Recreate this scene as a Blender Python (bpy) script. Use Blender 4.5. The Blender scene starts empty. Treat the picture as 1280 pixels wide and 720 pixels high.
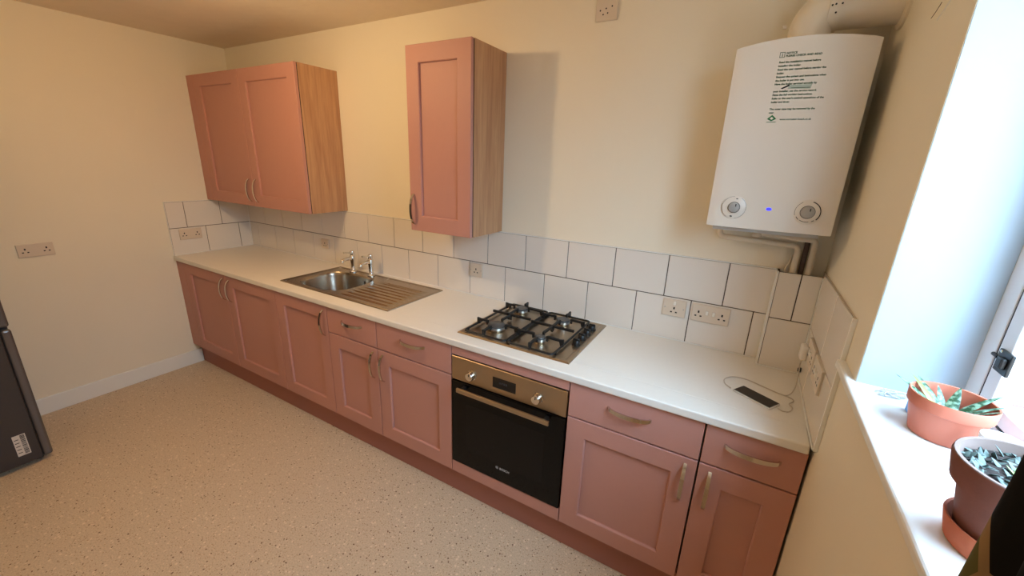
import bpy, bmesh, math, random
from mathutils import Vector, Matrix
random.seed(7)
scene = bpy.context.scene
COL = scene.collection

# ------------------------------------------------------------------ camera
cam_d = bpy.data.cameras.new('camera')
cam = bpy.data.objects.new('camera', cam_d)
COL.objects.link(cam)
RT = Vector((0.86424259, 0.5017523, 0.03646057))
UP = Vector((-0.17810733, 0.23738809, 0.95494747))
FW = Vector((-0.47049178, 0.83180017, -0.29452666))
M = Matrix((RT, UP, -FW)).transposed().to_4x4()
M.translation = Vector((3.8031, -1.9894, 1.7156))
cam.matrix_world = M
cam_d.sensor_fit = 'HORIZONTAL'
cam_d.sensor_width = 36.0
cam_d.lens = 510.024 * 36.0 / 1280.0
cam_d.clip_start = 0.02
scene.camera = cam

# ------------------------------------------------------------------ view, sky, lights
scene.view_settings.view_transform = 'Standard'
scene.view_settings.look = 'None'
scene.view_settings.exposure = 0.18
scene.view_settings.gamma = 1.0
scene.view_settings.use_curve_mapping = False

world = bpy.data.worlds.new('overcast_sky')
scene.world = world
world.use_nodes = True
wn = world.node_tree
bg = wn.nodes['Background']
tc = wn.nodes.new('ShaderNodeTexCoord')
sep = wn.nodes.new('ShaderNodeSeparateXYZ')
rmp = wn.nodes.new('ShaderNodeValToRGB')
wn.links.new(tc.outputs['Generated'], sep.inputs[0])
wn.links.new(sep.outputs['Z'], rmp.inputs['Fac'])
wn.links.new(rmp.outputs['Color'], bg.inputs['Color'])
rmp.color_ramp.elements[0].position = 0.0
rmp.color_ramp.elements[0].color = (0.22, 0.24, 0.24, 1)      # ground far away
rmp.color_ramp.elements[1].position = 0.03
rmp.color_ramp.elements[1].color = (0.165, 0.253, 0.345, 1)     # overcast sky: three times brighter overhead than at the horizon
_z = rmp.color_ramp.elements.new(1.0)
_z.color = (0.48, 0.735, 1.0, 1)
bg.inputs['Strength'].default_value = 29.0

pd = bpy.data.lights.new('window_portal', 'AREA')
pd.shape = 'RECTANGLE'
pd.size = 1.15
pd.size_y = 1.09
pd.cycles.is_portal = True
po = bpy.data.objects.new('window_portal', pd)
po.location = (4.33, -1.315, 1.80)
po.rotation_euler = (0, math.radians(90), 0)
COL.objects.link(po)

# the kitchen's ceiling bulb, above the frame
ld = bpy.data.lights.new('ceiling_bulb', 'POINT')
ld.energy = 22.0
ld.color = (1.0, 0.70, 0.37)
ld.shadow_soft_size = 0.05
lo = bpy.data.objects.new('ceiling_bulb', ld)
lo.location = (1.72, -1.22, 2.3)
COL.objects.link(lo)

# ------------------------------------------------------------------ materials
def lin(c):
    return tuple(((v / 255.0) / 12.92 if v <= 10 else (((v / 255.0) + 0.055) / 1.055) ** 2.4) for v in c)

def mat(name, rgb, rough=0.5, metal=0.0, spec=0.5, bump=0.0, bscale=200.0, var=0.0, vscale=6.0, coat=0.0, aniso=None):
    m = bpy.data.materials.new(name)
    m.use_nodes = True
    nt = m.node_tree
    b = nt.nodes['Principled BSDF']
    c = lin(rgb)
    b.inputs['Base Color'].default_value = (*c, 1)
    b.inputs['Roughness'].default_value = rough
    b.inputs['Metallic'].default_value = metal
    b.inputs['Specular IOR Level'].default_value = spec
    b.inputs['Coat Weight'].default_value = coat
    co = nt.nodes.new('ShaderNodeTexCoord')
    mp = nt.nodes.new('ShaderNodeMapping')
    nt.links.new(co.outputs['Object'], mp.inputs[0])
    if aniso:
        mp.inputs['Scale'].default_value = aniso
    if var > 0:
        n = nt.nodes.new('ShaderNodeTexNoise')
        n.inputs['Scale'].default_value = vscale
        n.inputs['Detail'].default_value = 5
        mx = nt.nodes.new('ShaderNodeMix'); mx.data_type = 'RGBA'
        mx.inputs[6].default_value = (*[v * (1 - var) for v in c], 1)
        mx.inputs[7].default_value = (*[min(1, v * (1 + var)) for v in c], 1)
        nt.links.new(mp.outputs[0], n.inputs['Vector'])
        nt.links.new(n.outputs['Fac'], mx.inputs[0])
        nt.links.new(mx.outputs[2], b.inputs['Base Color'])
    if bump > 0:
        n2 = nt.nodes.new('ShaderNodeTexNoise')
        n2.inputs['Scale'].default_value = bscale
        n2.inputs['Detail'].default_value = 4
        bp = nt.nodes.new('ShaderNodeBump')
        bp.inputs['Strength'].default_value = bump
        bp.inputs['Distance'].default_value = 0.004
        nt.links.new(mp.outputs[0], n2.inputs['Vector'])
        nt.links.new(n2.outputs['Fac'], bp.inputs['Height'])
        nt.links.new(bp.outputs[0], b.inputs['Normal'])
    return m

def wood(name, c1, c2):
    m = mat(name, c1, 0.5)
    nt = m.node_tree; b = nt.nodes['Principled BSDF']
    co = nt.nodes.new('ShaderNodeTexCoord'); mp = nt.nodes.new('ShaderNodeMapping')
    mp.inputs['Scale'].default_value = (14, 14, 0.9)
    n = nt.nodes.new('ShaderNodeTexNoise'); n.inputs['Scale'].default_value = 2.2; n.inputs['Detail'].default_value = 8
    n.inputs['Distortion'].default_value = 0.7
    n2 = nt.nodes.new('ShaderNodeTexNoise'); n2.inputs['Scale'].default_value = 12; n2.inputs['Detail'].default_value = 3
    ad = nt.nodes.new('ShaderNodeMath'); ad.operation = 'MULTIPLY_ADD'; ad.inputs[1].default_value = 0.35
    r = nt.nodes.new('ShaderNodeValToRGB')
    r.color_ramp.elements[0].position = 0.42; r.color_ramp.elements[0].color = (*lin(c2), 1)
    r.color_ramp.elements[1].position = 0.85; r.color_ramp.elements[1].color = (*lin(c1), 1)
    nt.links.new(co.outputs['Object'], mp.inputs[0]); nt.links.new(mp.outputs[0], n.inputs['Vector']); nt.links.new(mp.outputs[0], n2.inputs['Vector'])
    nt.links.new(n2.outputs['Fac'], ad.inputs[0]); nt.links.new(n.outputs['Fac'], ad.inputs[2])
    nt.links.new(ad.outputs[0], r.inputs[0]); nt.links.new(r.outputs[0], b.inputs['Base Color'])
    return m

def floor_mat():
    m = mat('speckled_vinyl', (190, 165, 142), 0.45, spec=0.35)
    nt = m.node_tree; b = nt.nodes['Principled BSDF']
    co = nt.nodes.new('ShaderNodeTexCoord')
    base = lin((210, 190, 164))
    def voro(scale, thr, rnd):
        v = nt.nodes.new('ShaderNodeTexVoronoi'); v.inputs['Scale'].default_value = scale; v.inputs['Randomness'].default_value = 1.0
        nt.links.new(co.outputs['Object'], v.inputs['Vector'])
        sc = nt.nodes.new('ShaderNodeSeparateColor'); nt.links.new(v.outputs['Color'], sc.inputs[0])
        ls = nt.nodes.new('ShaderNodeMath'); ls.operation = 'MULTIPLY'; ls.inputs[1].default_value = thr
        nt.links.new(sc.outputs[0], ls.inputs[0])
        cmpn = nt.nodes.new('ShaderNodeMath'); cmpn.operation = 'LESS_THAN'
        nt.links.new(v.outputs['Distance'], cmpn.inputs[0]); nt.links.new(ls.outputs[0], cmpn.inputs[1])
        gt = nt.nodes.new('ShaderNodeMath'); gt.operation = 'GREATER_THAN'; gt.inputs[1].default_value = rnd
        nt.links.new(sc.outputs[1], gt.inputs[0])
        mu = nt.nodes.new('ShaderNodeMath'); mu.operation = 'MULTIPLY'
        nt.links.new(cmpn.outputs[0], mu.inputs[0]); nt.links.new(gt.outputs[0], mu.inputs[1])
        return mu.outputs[0]
    n = nt.nodes.new('ShaderNodeTexNoise'); n.inputs['Scale'].default_value = 160; n.inputs['Detail'].default_value = 3
    nt.links.new(co.outputs['Object'], n.inputs['Vector'])
    r = nt.nodes.new('ShaderNodeValToRGB')
    r.color_ramp.elements[0].position = 0.3; r.color_ramp.elements[0].color = (*[v * 0.82 for v in base], 1)
    r.color_ramp.elements[1].position = 0.7; r.color_ramp.elements[1].color = (*[min(1, v * 1.12) for v in base], 1)
    nt.links.new(n.outputs['Fac'], r.inputs[0])
    cur = r.outputs[0]
    for sc_, th, rd, colr in ((70, 0.42, 0.55, (228, 208, 184)), (130, 0.40, 0.35, (178, 148, 120)), (75, 0.30, 0.6, (112, 82, 62))):
        mx = nt.nodes.new('ShaderNodeMix'); mx.data_type = 'RGBA'
        nt.links.new(voro(sc_, th, rd), mx.inputs[0]); nt.links.new(cur, mx.inputs[6])
        mx.inputs[7].default_value = (*lin(colr), 1)
        cur = mx.outputs[2]
    nt.links.new(cur, b.inputs['Base Color'])
    return m

def curtain_mat():
    m = mat('botanical_fabric', (20, 18, 16), 0.85, spec=0.2)
    nt = m.node_tree; b = nt.nodes['Principled BSDF']
    co = nt.nodes.new('ShaderNodeTexCoord'); mp = nt.nodes.new('ShaderNodeMapping')
    mp.inputs['Scale'].default_value = (9, 9, 4.5); mp.inputs['Rotation'].default_value = (0.5, 0.2, 0)
    nt.links.new(co.outputs['Object'], mp.inputs[0])
    v = nt.nodes.new('ShaderNodeTexVoronoi'); v.inputs['Scale'].default_value = 1.0
    e = nt.nodes.new('ShaderNodeTexVoronoi'); e.feature = 'DISTANCE_TO_EDGE'; e.inputs['Scale'].default_value = 1.0
    nt.links.new(mp.outputs[0], v.inputs['Vector']); nt.links.new(mp.outputs[0], e.inputs['Vector'])
    sc = nt.nodes.new('ShaderNodeSeparateColor'); nt.links.new(v.outputs['Color'], sc.inputs[0])
    r = nt.nodes.new('ShaderNodeValToRGB'); r.color_ramp.interpolation = 'CONSTANT'
    r.color_ramp.elements[0].position = 0; r.color_ramp.elements[0].color = (*lin((16, 14, 14)), 1)
    for p, c in ((0.5, (88, 84, 48)), (0.68, (118, 48, 30)), (0.84, (60, 62, 40))):
        el = r.color_ramp.elements.new(p); el.color = (*lin(c), 1)
    r.color_ramp.elements[-1].color = (*lin((30, 22, 20)), 1); r.color_ramp.elements[-1].position = 0.95
    nt.links.new(sc.outputs[0], r.inputs[0])
    lt = nt.nodes.new('ShaderNodeMath'); lt.operation = 'LESS_THAN'; lt.inputs[1].default_value = 0.03
    nt.links.new(e.outputs['Distance'], lt.inputs[0])
    mx = nt.nodes.new('ShaderNodeMix'); mx.data_type = 'RGBA'
    nt.links.new(lt.outputs[0], mx.inputs[0]); nt.links.new(r.outputs[0], mx.inputs[6]); mx.inputs[7].default_value = (*lin((140, 112, 78)), 1)
    nt.links.new(mx.outputs[2], b.inputs['Base Color'])
    return m

def leaf_mat():
    m = mat('variegated_leaf', (70, 120, 60), 0.4)
    nt = m.node_tree; b = nt.nodes['Principled BSDF']
    co = nt.nodes.new('ShaderNodeTexCoord')
    w = nt.nodes.new('ShaderNodeTexNoise'); w.inputs['Scale'].default_value = 120; w.inputs['Detail'].default_value = 3
    nt.links.new(co.outputs['Object'], w.inputs['Vector'])
    r = nt.nodes.new('ShaderNodeValToRGB')
    r.color_ramp.elements[0].position = 0.42; r.color_ramp.elements[0].color = (*lin((30, 66, 36)), 1)
    r.color_ramp.elements[1].position = 0.62; r.color_ramp.elements[1].color = (*lin((128, 156, 130)), 1)
    nt.links.new(w.outputs['Fac'], r.inputs[0]); nt.links.new(r.outputs[0], b.inputs['Base Color'])
    return m

def glass_mat():
    m = bpy.data.materials.new('window_glass'); m.use_nodes = True
    nt = m.node_tree; nt.nodes.remove(nt.nodes['Principled BSDF'])
    out = [n for n in nt.nodes if n.type == 'OUTPUT_MATERIAL'][0]
    t = nt.nodes.new('ShaderNodeBsdfTransparent'); g = nt.nodes.new('ShaderNodeBsdfGlossy'); g.inputs['Roughness'].default_value = 0.02
    mx = nt.nodes.new('ShaderNodeMixShader')
    mx.inputs[0].default_value = 0.05
    nt.links.new(t.outputs[0], mx.inputs[1]); nt.links.new(g.outputs[0], mx.inputs[2])
    nt.links.new(mx.outputs[0], out.inputs['Surface'])
    return m

MAT = dict(
    wall=mat('cream_wall_paint', (238, 228, 207), 0.75, spec=0.25, bump=0.10, bscale=60, var=0.02, vscale=2.5),
    ceil=mat('ceiling_paint', (240, 226, 204), 0.85, spec=0.2, bump=0.6, bscale=16, var=0.05, vscale=7),
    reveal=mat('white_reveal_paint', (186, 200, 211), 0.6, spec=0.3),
    white=mat('white_gloss_paint', (238, 236, 230), 0.35, bump=0.03, bscale=40),
    upvc=mat('white_window_frame', (236, 240, 244), 0.3),
    tile=mat('white_glazed_tile', (232, 224, 214), 0.16, coat=0.2, var=0.012, vscale=4),
    grout=mat('dark_grout', (78, 60, 48), 0.9),
    grout_pale=mat('pale_grout', (205, 190, 170), 0.9),
    pink=mat('dusky_pink_door', (193, 140, 127), 0.5, spec=0.35, var=0.015, vscale=40),
    carcass=mat('pink_carcass', (150, 96, 86), 0.6),
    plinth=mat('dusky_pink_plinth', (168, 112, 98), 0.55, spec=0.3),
    dark=mat('shadow_gap_black', (14, 11, 10), 0.8),
    oak=wood('oak_veneer', (200, 156, 116), (170, 122, 88)),
    worktop=mat('cream_laminate', (236, 230, 220), 0.42, bump=0.05, bscale=350, var=0.02, vscale=60),
    steel=mat('brushed_steel', (176, 160, 138), 0.32, 1.0, bump=0.08, bscale=40, aniso=(2, 40, 40)),
    sinksteel=mat('sink_steel', (178, 166, 150), 0.24, 1.0, bump=0.04, bscale=60, aniso=(3, 40, 40)),
    chrome=mat('chrome', (222, 220, 216), 0.08, 1.0),
    handle=mat('satin_chrome_handle', (212, 206, 200), 0.12, 1.0),
    iron=mat('black_cast_iron', (24, 23, 22), 0.5, bump=0.1, bscale=300),
    blackglass=mat('black_oven_glass', (6, 5, 5), 0.05, spec=0.22),
    ovenwin=mat('oven_window_glass', (16, 13, 12), 0.08, spec=0.22),
    blackplastic=mat('black_plastic', (18, 18, 18), 0.4),
    display=mat('display_glass', (10, 11, 13), 0.08),
    plate=mat('white_plastic_plate', (220, 204, 184), 0.35),
    switch=mat('white_plastic_switch', (240, 232, 220), 0.3),
    hole=mat('socket_hole', (30, 22, 18), 0.8),
    boiler=mat('boiler_white_enamel', (228, 219, 206), 0.28, spec=0.5),
    boiler_in=mat('boiler_chassis_grey', (190, 186, 180), 0.5),
    pipe=mat('white_painted_pipe', (228, 214, 192), 0.45, bump=0.08, bscale=60),
    brownpipe=mat('brown_stained_pipe', (84, 62, 50), 0.6),
    knobgrey=mat('grey_dial', (168, 164, 158), 0.4),
    inkgreen=mat('green_print', (38, 84, 52), 0.6),
    inkgreen2=mat('emblem_green', (28, 110, 58), 0.6),
    ink=mat('black_marker', (22, 24, 24), 0.5),
    smudge=mat('green_smear', (176, 186, 172), 0.6),
    fridge=mat('graphite_fridge', (74, 70, 70), 0.35, 0.5, bump=0.03, bscale=60, aniso=(30, 30, 1)),
    fridge_edge=mat('fridge_edge_trim', (112, 108, 108), 0.3, 0.6),
    sticker=mat('white_sticker', (214, 206, 198), 0.5),
    floor=floor_mat(),
    curtain=curtain_mat(),
    plasticpot=mat('terracotta_plastic', (196, 112, 88), 0.45, spec=0.4),
    claypot=mat('weathered_terracotta', (122, 72, 58), 0.85, var=0.18, vscale=30, bump=0.15, bscale=120),
    claysaucer=mat('terracotta_saucer', (190, 104, 72), 0.8, var=0.1, vscale=30),
    potrim=mat('limescaled_clay', (126, 104, 95), 0.85, var=0.12, vscale=40),
    soil=mat('dark_soil', (44, 32, 26), 0.95, bump=0.6, bscale=120),
    leaf=leaf_mat(),
    leafedge=mat('bright_green_leaf', (120, 176, 64), 0.4),
    succ=mat('grey_green_succulent', (78, 92, 86), 0.5, var=0.3, vscale=90),
    succ2=mat('yellow_green_succulent', (128, 150, 84), 0.5),
    blue=mat('blue_plastic', (60, 140, 215), 0.4),
    clear=mat('clear_plastic_scrap', (205, 212, 216), 0.15),
    cable=mat('white_cable', (196, 182, 166), 0.4),
    phone_frame=mat('phone_silver', (226, 224, 220), 0.25, 0.4),
    phone_glass=mat('phone_black_glass', (26, 18, 18), 0.35),
    glass=glass_mat(),
    brick=mat('red_brick', (186, 110, 104), 0.9, var=0.15, vscale=25, bump=0.3, bscale=90),
    mortar=mat('pale_mortar', (222, 214, 204), 0.95),
    seal=mat('window_seal_black', (26, 28, 34), 0.6),
)
led = bpy.data.materials.new('blue_indicator_light'); led.use_nodes = True
_b = led.node_tree.nodes['Principled BSDF']
_b.inputs['Base Color'].default_value = (0.02, 0.02, 0.6, 1)
_b.inputs['Emission Color'].default_value = (0.03, 0.03, 1, 1); _b.inputs['Emission Strength'].default_value = 1.6
MAT['led'] = led

# ------------------------------------------------------------------ helpers
def root_of(o):
    while o.parent: o = o.parent
    return o

def obj(name, bm, m, parent=None, smooth=False, origin=None):
    """link a bmesh given in world coordinates as one mesh object"""
    org = Vector(origin) if origin is not None else (Vector(root_of(parent).location) if parent else Vector((0, 0, 0)))
    bmesh.ops.recalc_face_normals(bm, faces=bm.faces[:])
    bmesh.ops.translate(bm, verts=bm.verts[:], vec=-org)
    me = bpy.data.meshes.new(name)
    bm.to_mesh(me); bm.free()
    if isinstance(m, str): m = MAT[m]
    me.materials.append(m)
    if smooth:
        for p in me.polygons: p.use_smooth = True
    o = bpy.data.objects.new(name, me)
    COL.objects.link(o)
    if parent: o.parent = parent
    else: o.location = org
    if smooth: 
        md = o.modifiers.new('split', 'EDGE_SPLIT'); md.split_angle = math.radians(42)
    return o

def thing(name, label, cat, loc=(0, 0, 0), group=None):
    o = bpy.data.objects.new(name, None)
    o.empty_display_size = 0.05
    COL.objects.link(o); o.location = loc
    return tag(o, label, cat, group)

def tag(o, label, cat, group=None):
    o['label'] = label; o['category'] = cat
    if group: o['group'] = group
    return o

def struct(name, bm, m, parent=None):
    o = obj(name, bm, m, parent)
    if not parent: o['kind'] = 'structure'
    return o

def box(bm, x0, x1, y0, y1, z0, z1, bev=0.0, seg=2):
    r = bmesh.ops.create_cube(bm, size=1.0)
    vs = r['verts']
    for v in vs:
        v.co = Vector(((x0 + x1) / 2 + v.co.x * (x1 - x0), (y0 + y1) / 2 + v.co.y * (y1 - y0), (z0 + z1) / 2 + v.co.z * (z1 - z0)))
    if bev > 0:
        es = list({e for v in vs for e in v.link_edges})
        bmesh.ops.bevel(bm, geom=es, offset=bev, segments=seg, profile=0.5, affect='EDGES')
    return bm

def nb(*a, **k):
    return box(bmesh.new(), *a, **k)

def tube(bm, pts, r, n=12, cap=True):
    pts = [Vector(p) for p in pts]
    rs = r if isinstance(r, (list, tuple)) else [r] * len(pts)
    rings = []
    prev = None
    for i, p in enumerate(pts):
        a = pts[max(i - 1, 0)]; b = pts[min(i + 1, len(pts) - 1)]
        t = (b - a).normalized()
        if prev is None:
            u = t.orthogonal().normalized()
        else:
            u = (prev - t * prev.dot(t)).normalized()
        prev = u
        w = t.cross(u)
        rings.append([bm.verts.new(p + (u * math.cos(2 * math.pi * k / n) + w * math.sin(2 * math.pi * k / n)) * rs[i]) for k in range(n)])
    for i in range(len(rings) - 1):
        for k in range(n):
            bm.faces.new((rings[i][k], rings[i][(k + 1) % n], rings[i + 1][(k + 1) % n], rings[i + 1][k]))
    if cap:
        bm.faces.new(rings[0][::-1]); bm.faces.new(rings[-1])
    return bm

def bend(pts, rad, n=6):
    """round the corners of a polyline"""
    pts = [Vector(p) for p in pts]; out = [pts[0]]
    for i in range(1, len(pts) - 1):
        p = pts[i]; a = (pts[i - 1] - p).normalized() * rad; b = (pts[i + 1] - p).normalized() * rad
        for k in range(n + 1):
            t = k / n
            out.append((p + a) * (1 - t) ** 2 + p * 2 * t * (1 - t) + (p + b) * t ** 2)
    out.append(pts[-1])
    return out

def spline(pts, n=8):
    P = [Vector(p) for p in pts]; P = [P[0] * 2 - P[1]] + P + [P[-1] * 2 - P[-2]]
    out = []
    for i in range(1, len(P) - 2):
        for k in range(n):
            t = k / n
            out.append(0.5 * ((2 * P[i]) + (-P[i - 1] + P[i + 1]) * t + (2 * P[i - 1] - 5 * P[i] + 4 * P[i + 1] - P[i + 2]) * t * t + (-P[i - 1] + 3 * P[i] - 3 * P[i + 1] + P[i + 2]) * t ** 3))
    out.append(P[-2])
    return out

def lathe(bm, prof, c, axis='Z', n=32, cap=True):
    """prof: list of (radius, height) along axis from point c"""
    c = Vector(c)
    if axis == 'Z': U, V, A = Vector((1, 0, 0)), Vector((0, 1, 0)), Vector((0, 0, 1))
    elif axis == '-Y': U, V, A = Vector((1, 0, 0)), Vector((0, 0, 1)), Vector((0, -1, 0))
    elif axis == '-X': U, V, A = Vector((0, 1, 0)), Vector((0, 0, 1)), Vector((-1, 0, 0))
    else: U, V, A = Vector((0, 1, 0)), Vector((0, 0, 1)), Vector((1, 0, 0))
    rings = [[bm.verts.new(c + A * h + (U * math.cos(2 * math.pi * k / n) + V * math.sin(2 * math.pi * k / n)) * r) for k in range(n)] for r, h in prof]
    for i in range(len(rings) - 1):
        for k in range(n):
            bm.faces.new((rings[i][k], rings[i][(k + 1) % n], rings[i + 1][(k + 1) % n], rings[i + 1][k]))
    if cap:
        bm.faces.new(rings[0][::-1]); bm.faces.new(rings[-1])
    return bm

def strap(bm, p0, p1, out, wdir, bulge, width, th, n=14):
    """bow handle: flat strap bent outwards between two feet"""
    p0, p1, out, wdir = Vector(p0), Vector(p1), Vector(out), Vector(wdir)
    rows = []
    ax = (p1 - p0).normalized()
    for i in range(n + 1):
        t = i / n
        s = max(0.0, 1 - (2 * t - 1) ** 2)
        h = bulge * s ** 0.55
        c = p0.lerp(p1, t) + out * h
        slope = -(2 * t - 1)
        nrm = (out - ax * (slope * 0.55)).normalized()
        w = width * (0.8 + 0.2 * s)
        a = c + wdir * w / 2; b = c - wdir * w / 2
        rows.append([bm.verts.new(a), bm.verts.new(b), bm.verts.new(b - nrm * th), bm.verts.new(a - nrm * th)])
    for i in range(n):
        for k in range(4):
            bm.faces.new((rows[i][k], rows[i][(k + 1) % 4], rows[i + 1][(k + 1) % 4], rows[i + 1][k]))
    bm.faces.new(rows[0]); bm.faces.new(rows[-1][::-1])
    return bm

# ------------------------------------------------------------------ room
XL, XR, YB, ZC = -0.02, 4.105, -2.75, 2.4886
WY0, WY1, WZ0, WZ1 = -1.86, -0.77, 1.226, 2.38     # window opening
floor = struct('floor', nb(XL - .1, XR + .1, YB - .1, 0.1, -0.1, 0.0), 'floor')
ceiling = struct('ceiling', nb(XL - .1, XR + .1, YB - .1, 0.1, ZC, ZC + .1), 'ceil')
wall_back = struct('wall_back', nb(XL - .1, XR + .35, 0.0, 0.1, 0, ZC), 'wall')
wall_left = struct('wall_left', nb(XL - .1, XL, YB, 0.0, 0, ZC), 'wall')
wall_front = struct('wall_front', nb(XL - .1, XR + .35, YB - .1, YB, 0, ZC), 'wall')
bm = bmesh.new()
XO = 4.325
box(bm, XR, XO, WY1, 0.0, 0, ZC)
box(bm, XR, XO, YB, WY0, 0, ZC)
box(bm, XR, XO, WY0, WY1, 0, WZ0 - .025)
box(bm, XR, XO, WY0, WY1, WZ1, ZC)
wall_right = struct('wall_right', bm, 'wall')
# white painted lining of the window opening
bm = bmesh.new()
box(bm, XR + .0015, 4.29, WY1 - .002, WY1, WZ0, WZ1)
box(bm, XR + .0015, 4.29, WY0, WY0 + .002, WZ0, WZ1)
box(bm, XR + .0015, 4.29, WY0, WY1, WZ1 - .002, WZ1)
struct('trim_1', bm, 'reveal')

# outer brick leaf seen through the glass
bm = nb(4.330, 4.424, -0.832, 0.0, 0.9, 2.4)
box(bm, 4.330, 4.424, -2.3, -1.80, 0.9, 2.4)
outer = struct('wall_outside', bm, 'mortar')
k = 0
zc_ = 1.02
row = 0
brick_me = None
def brick_mesh():
    b = nb(-0.0505, 0.0505, -0.1075, 0.1075, -0.0325, 0.0325, bev=0.003, seg=1)
    me = bpy.data.meshes.new('brick'); b.to_mesh(me); b.free(); me.materials.append(MAT['brick']); return me
brick_me = brick_mesh()
half = nb(-0.0505, 0.0505, -0.0535, 0.0535, -0.0325, 0.0325, bev=0.003, seg=1)
half_me = bpy.data.meshes.new('half_brick'); half.to_mesh(half_me); half.free(); half_me.materials.append(MAT['brick'])
for row in range(16):
    z = 1.02 + row * 0.075
    ys = [-0.745, -0.52, -0.295] if row % 2 == 0 else [-0.799, -0.635, -0.41]
    for j, y in enumerate(ys):
        me = half_me if (row % 2 == 1 and j == 0) else brick_me
        o = bpy.data.objects.new('brick', me); COL.objects.link(o); o.parent = outer
        o.location = (4.3785, y + .012, z)

# unseen wall added outside the window to cut low-angle daylight
struct('wall_daylight_block', nb(7.4, 7.6, -9, 7, -1, 1.9), mat('daylight_block_brown', (120, 84, 72), .9, var=.1, vscale=3))

# window: fixed frame, opening casement, glass, catch, sill
win = thing('window_1', 'white framed window set deep in the right wall', 'window', (4.32, -1.3, WZ0))
del win['category']
win['kind'] = 'structure'
bm = bmesh.new()
FX0, FX1 = 4.29, 4.325
box(bm, FX0, FX1, WY1 - .055, WY1, WZ0, WZ1, .003)
box(bm, FX0, FX1, WY0, WY0 + .055, WZ0, WZ1, .003)
box(bm, FX0, FX1, WY0 + .055, WY1 - .055, WZ0, WZ0 + .03, .003)
box(bm, FX0, FX1, WY0 + .055, WY1 - .055, WZ1 - .055, WZ1, .003)
obj('window_frame', bm, 'upvc', win)
CY1, CY0, CZ0, CZ1 = WY1 - .061, WY0 + .061, WZ0 + .036, WZ1 - .061
bm = bmesh.new()
cx0, cx1 = 4.2905, 4.318
for (a, b, c, d) in ((CY1 - .045, CY1, CZ0, CZ1), (CY0, CY0 + .045, CZ0, CZ1), (CY0 + .045, CY1 - .045, CZ0, CZ0 + .032), (CY0 + .045, CY1 - .045, CZ1 - .045, CZ1)):
    box(bm, cx0, cx1, a, b, c, d, .003)
cas = obj('casement', bm, 'upvc', win)
bm = bmesh.new()
box(bm, 4.2925, 4.318, CY1, CY1 + .006, CZ0, CZ1)
box(bm, 4.2925, 4.318, CY0, CY1, CZ0 - .006, CZ0)
obj('seal', bm, 'seal', win)
obj('glass_pane', nb(4.303, 4.307, CY0 + .042, CY1 - .042, CZ0 + .029, CZ1 - .042), 'glass', cas)
bm = bmesh.new()
box(bm, 4.2845, 4.2905, -0.897, -0.849, 1.352, 1.397, .0015)
box(bm, 4.276, 4.286, -0.889, -0.868, 1.364, 1.386, .003)
tube(bm, [(4.287, -0.849, 1.377), (4.287, -0.829, 1.377)], .004, 8)
catch = obj('catch', bm, 'blackplastic', cas)
for z in (1.363, 1.393): obj('screw', lathe(bmesh.new(), [(.0035, 0), (.0025, .0015)], (4.2845, -0.858, z), '-X', 10), 'chrome', win)
sill = obj('window_sill', nb(4.085, 4.29, WY0 - .14, -0.632, WZ0 - .024, WZ0, .007, 3), 'white', win)

# hairline scratches in the plaster above the window
obj('plaster_scratch', tube(bmesh.new(), [(XR - .0003, -.535, 2.072), (XR - .0003, -.565, 2.083), (XR - .0003, -.60, 2.096)], .0012, 5), 'white', wall_right)
obj('plaster_scratch', tube(bmesh.new(), [(XR - .0002, -.475, 2.092), (XR - .0002, -.50, 2.098), (XR - .0002, -.53, 2.110)], .0009, 5), 'grout', wall_right)

# skirting boards
bm = bmesh.new()
box(bm, XL, XL + .016, YB, -0.55, 0, .115, .004)
struct('baseboard_left', bm, 'white')
struct('baseboard_front', nb(XL + .016, XR - .016, YB, YB + .016, 0, .115, .004), 'white')
struct('baseboard_right', nb(XR - .016, XR, YB + .016, -0.64, 0, .115, .004), 'white')

# ------------------------------------------------------------------ wall tiles
P = 0.2525
ZT, ZM, ZT2 = 0.9208, 1.1313, 1.3306
_tiles = {}
def tile(parent, axis, a0, a1, z0, z1, off):
    g = 0.0020
    w = a1 - a0 - 2 * g; h = z1 - z0 - 2 * g
    if w <= 0.004: return
    key = (axis, round(w, 4), round(h, 4))
    if key not in _tiles:
        if axis == 'x': b = nb(-w / 2, w / 2, -.003, .003, -h / 2, h / 2, bev=.0014, seg=1)
        else: b = nb(-.003, .003, -w / 2, w / 2, -h / 2, h / 2, bev=.0014, seg=1)
        me = bpy.data.meshes.new('tile'); b.to_mesh(me); b.free(); me.materials.append(MAT['tile'])
        _tiles[key] = me
    o = bpy.data.objects.new('tile', _tiles[key]); COL.objects.link(o); o.parent = parent
    o.location = ((a0 + a1) / 2, off, (z0 + z1) / 2) if axis == 'x' else (off, (a0 + a1) / 2, (z0 + z1) / 2)

obj('grout', nb(XL, 3.945, -.0035, 0, ZT, ZT2 - .001), 'grout', wall_back)
BXX = 3.945
uj = [XL + .006] + [0.2352 + P * i for i in range(15)] + [BXX]
lj = [XL + .006] + [0.1072 + P * i for i in range(16)] + [BXX]
for a, b in zip(uj[:-1], uj[1:]): tile(wall_back, 'x', a, b, ZM, ZT2, -.005)
for a, b in zip(lj[:-1], lj[1:]): tile(wall_back, 'x', a, b, ZT + .002, ZM, -.005)
obj('grout', nb(XL, XL + .0035, -.602, -.004, ZT, ZT2 - .001), 'grout', wall_left)
for a, b in ((-.602, -.4807), (-.4807, -.2282), (-.2282, -.008)): tile(wall_left, 'y', a, b, ZM, ZT2, XL + .005)
for a, b in ((-.602, -.3545), (-.3545, -.102), (-.102, -.008)): tile(wall_left, 'y', a, b, ZT + .002, ZM, XL + .005)

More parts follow.
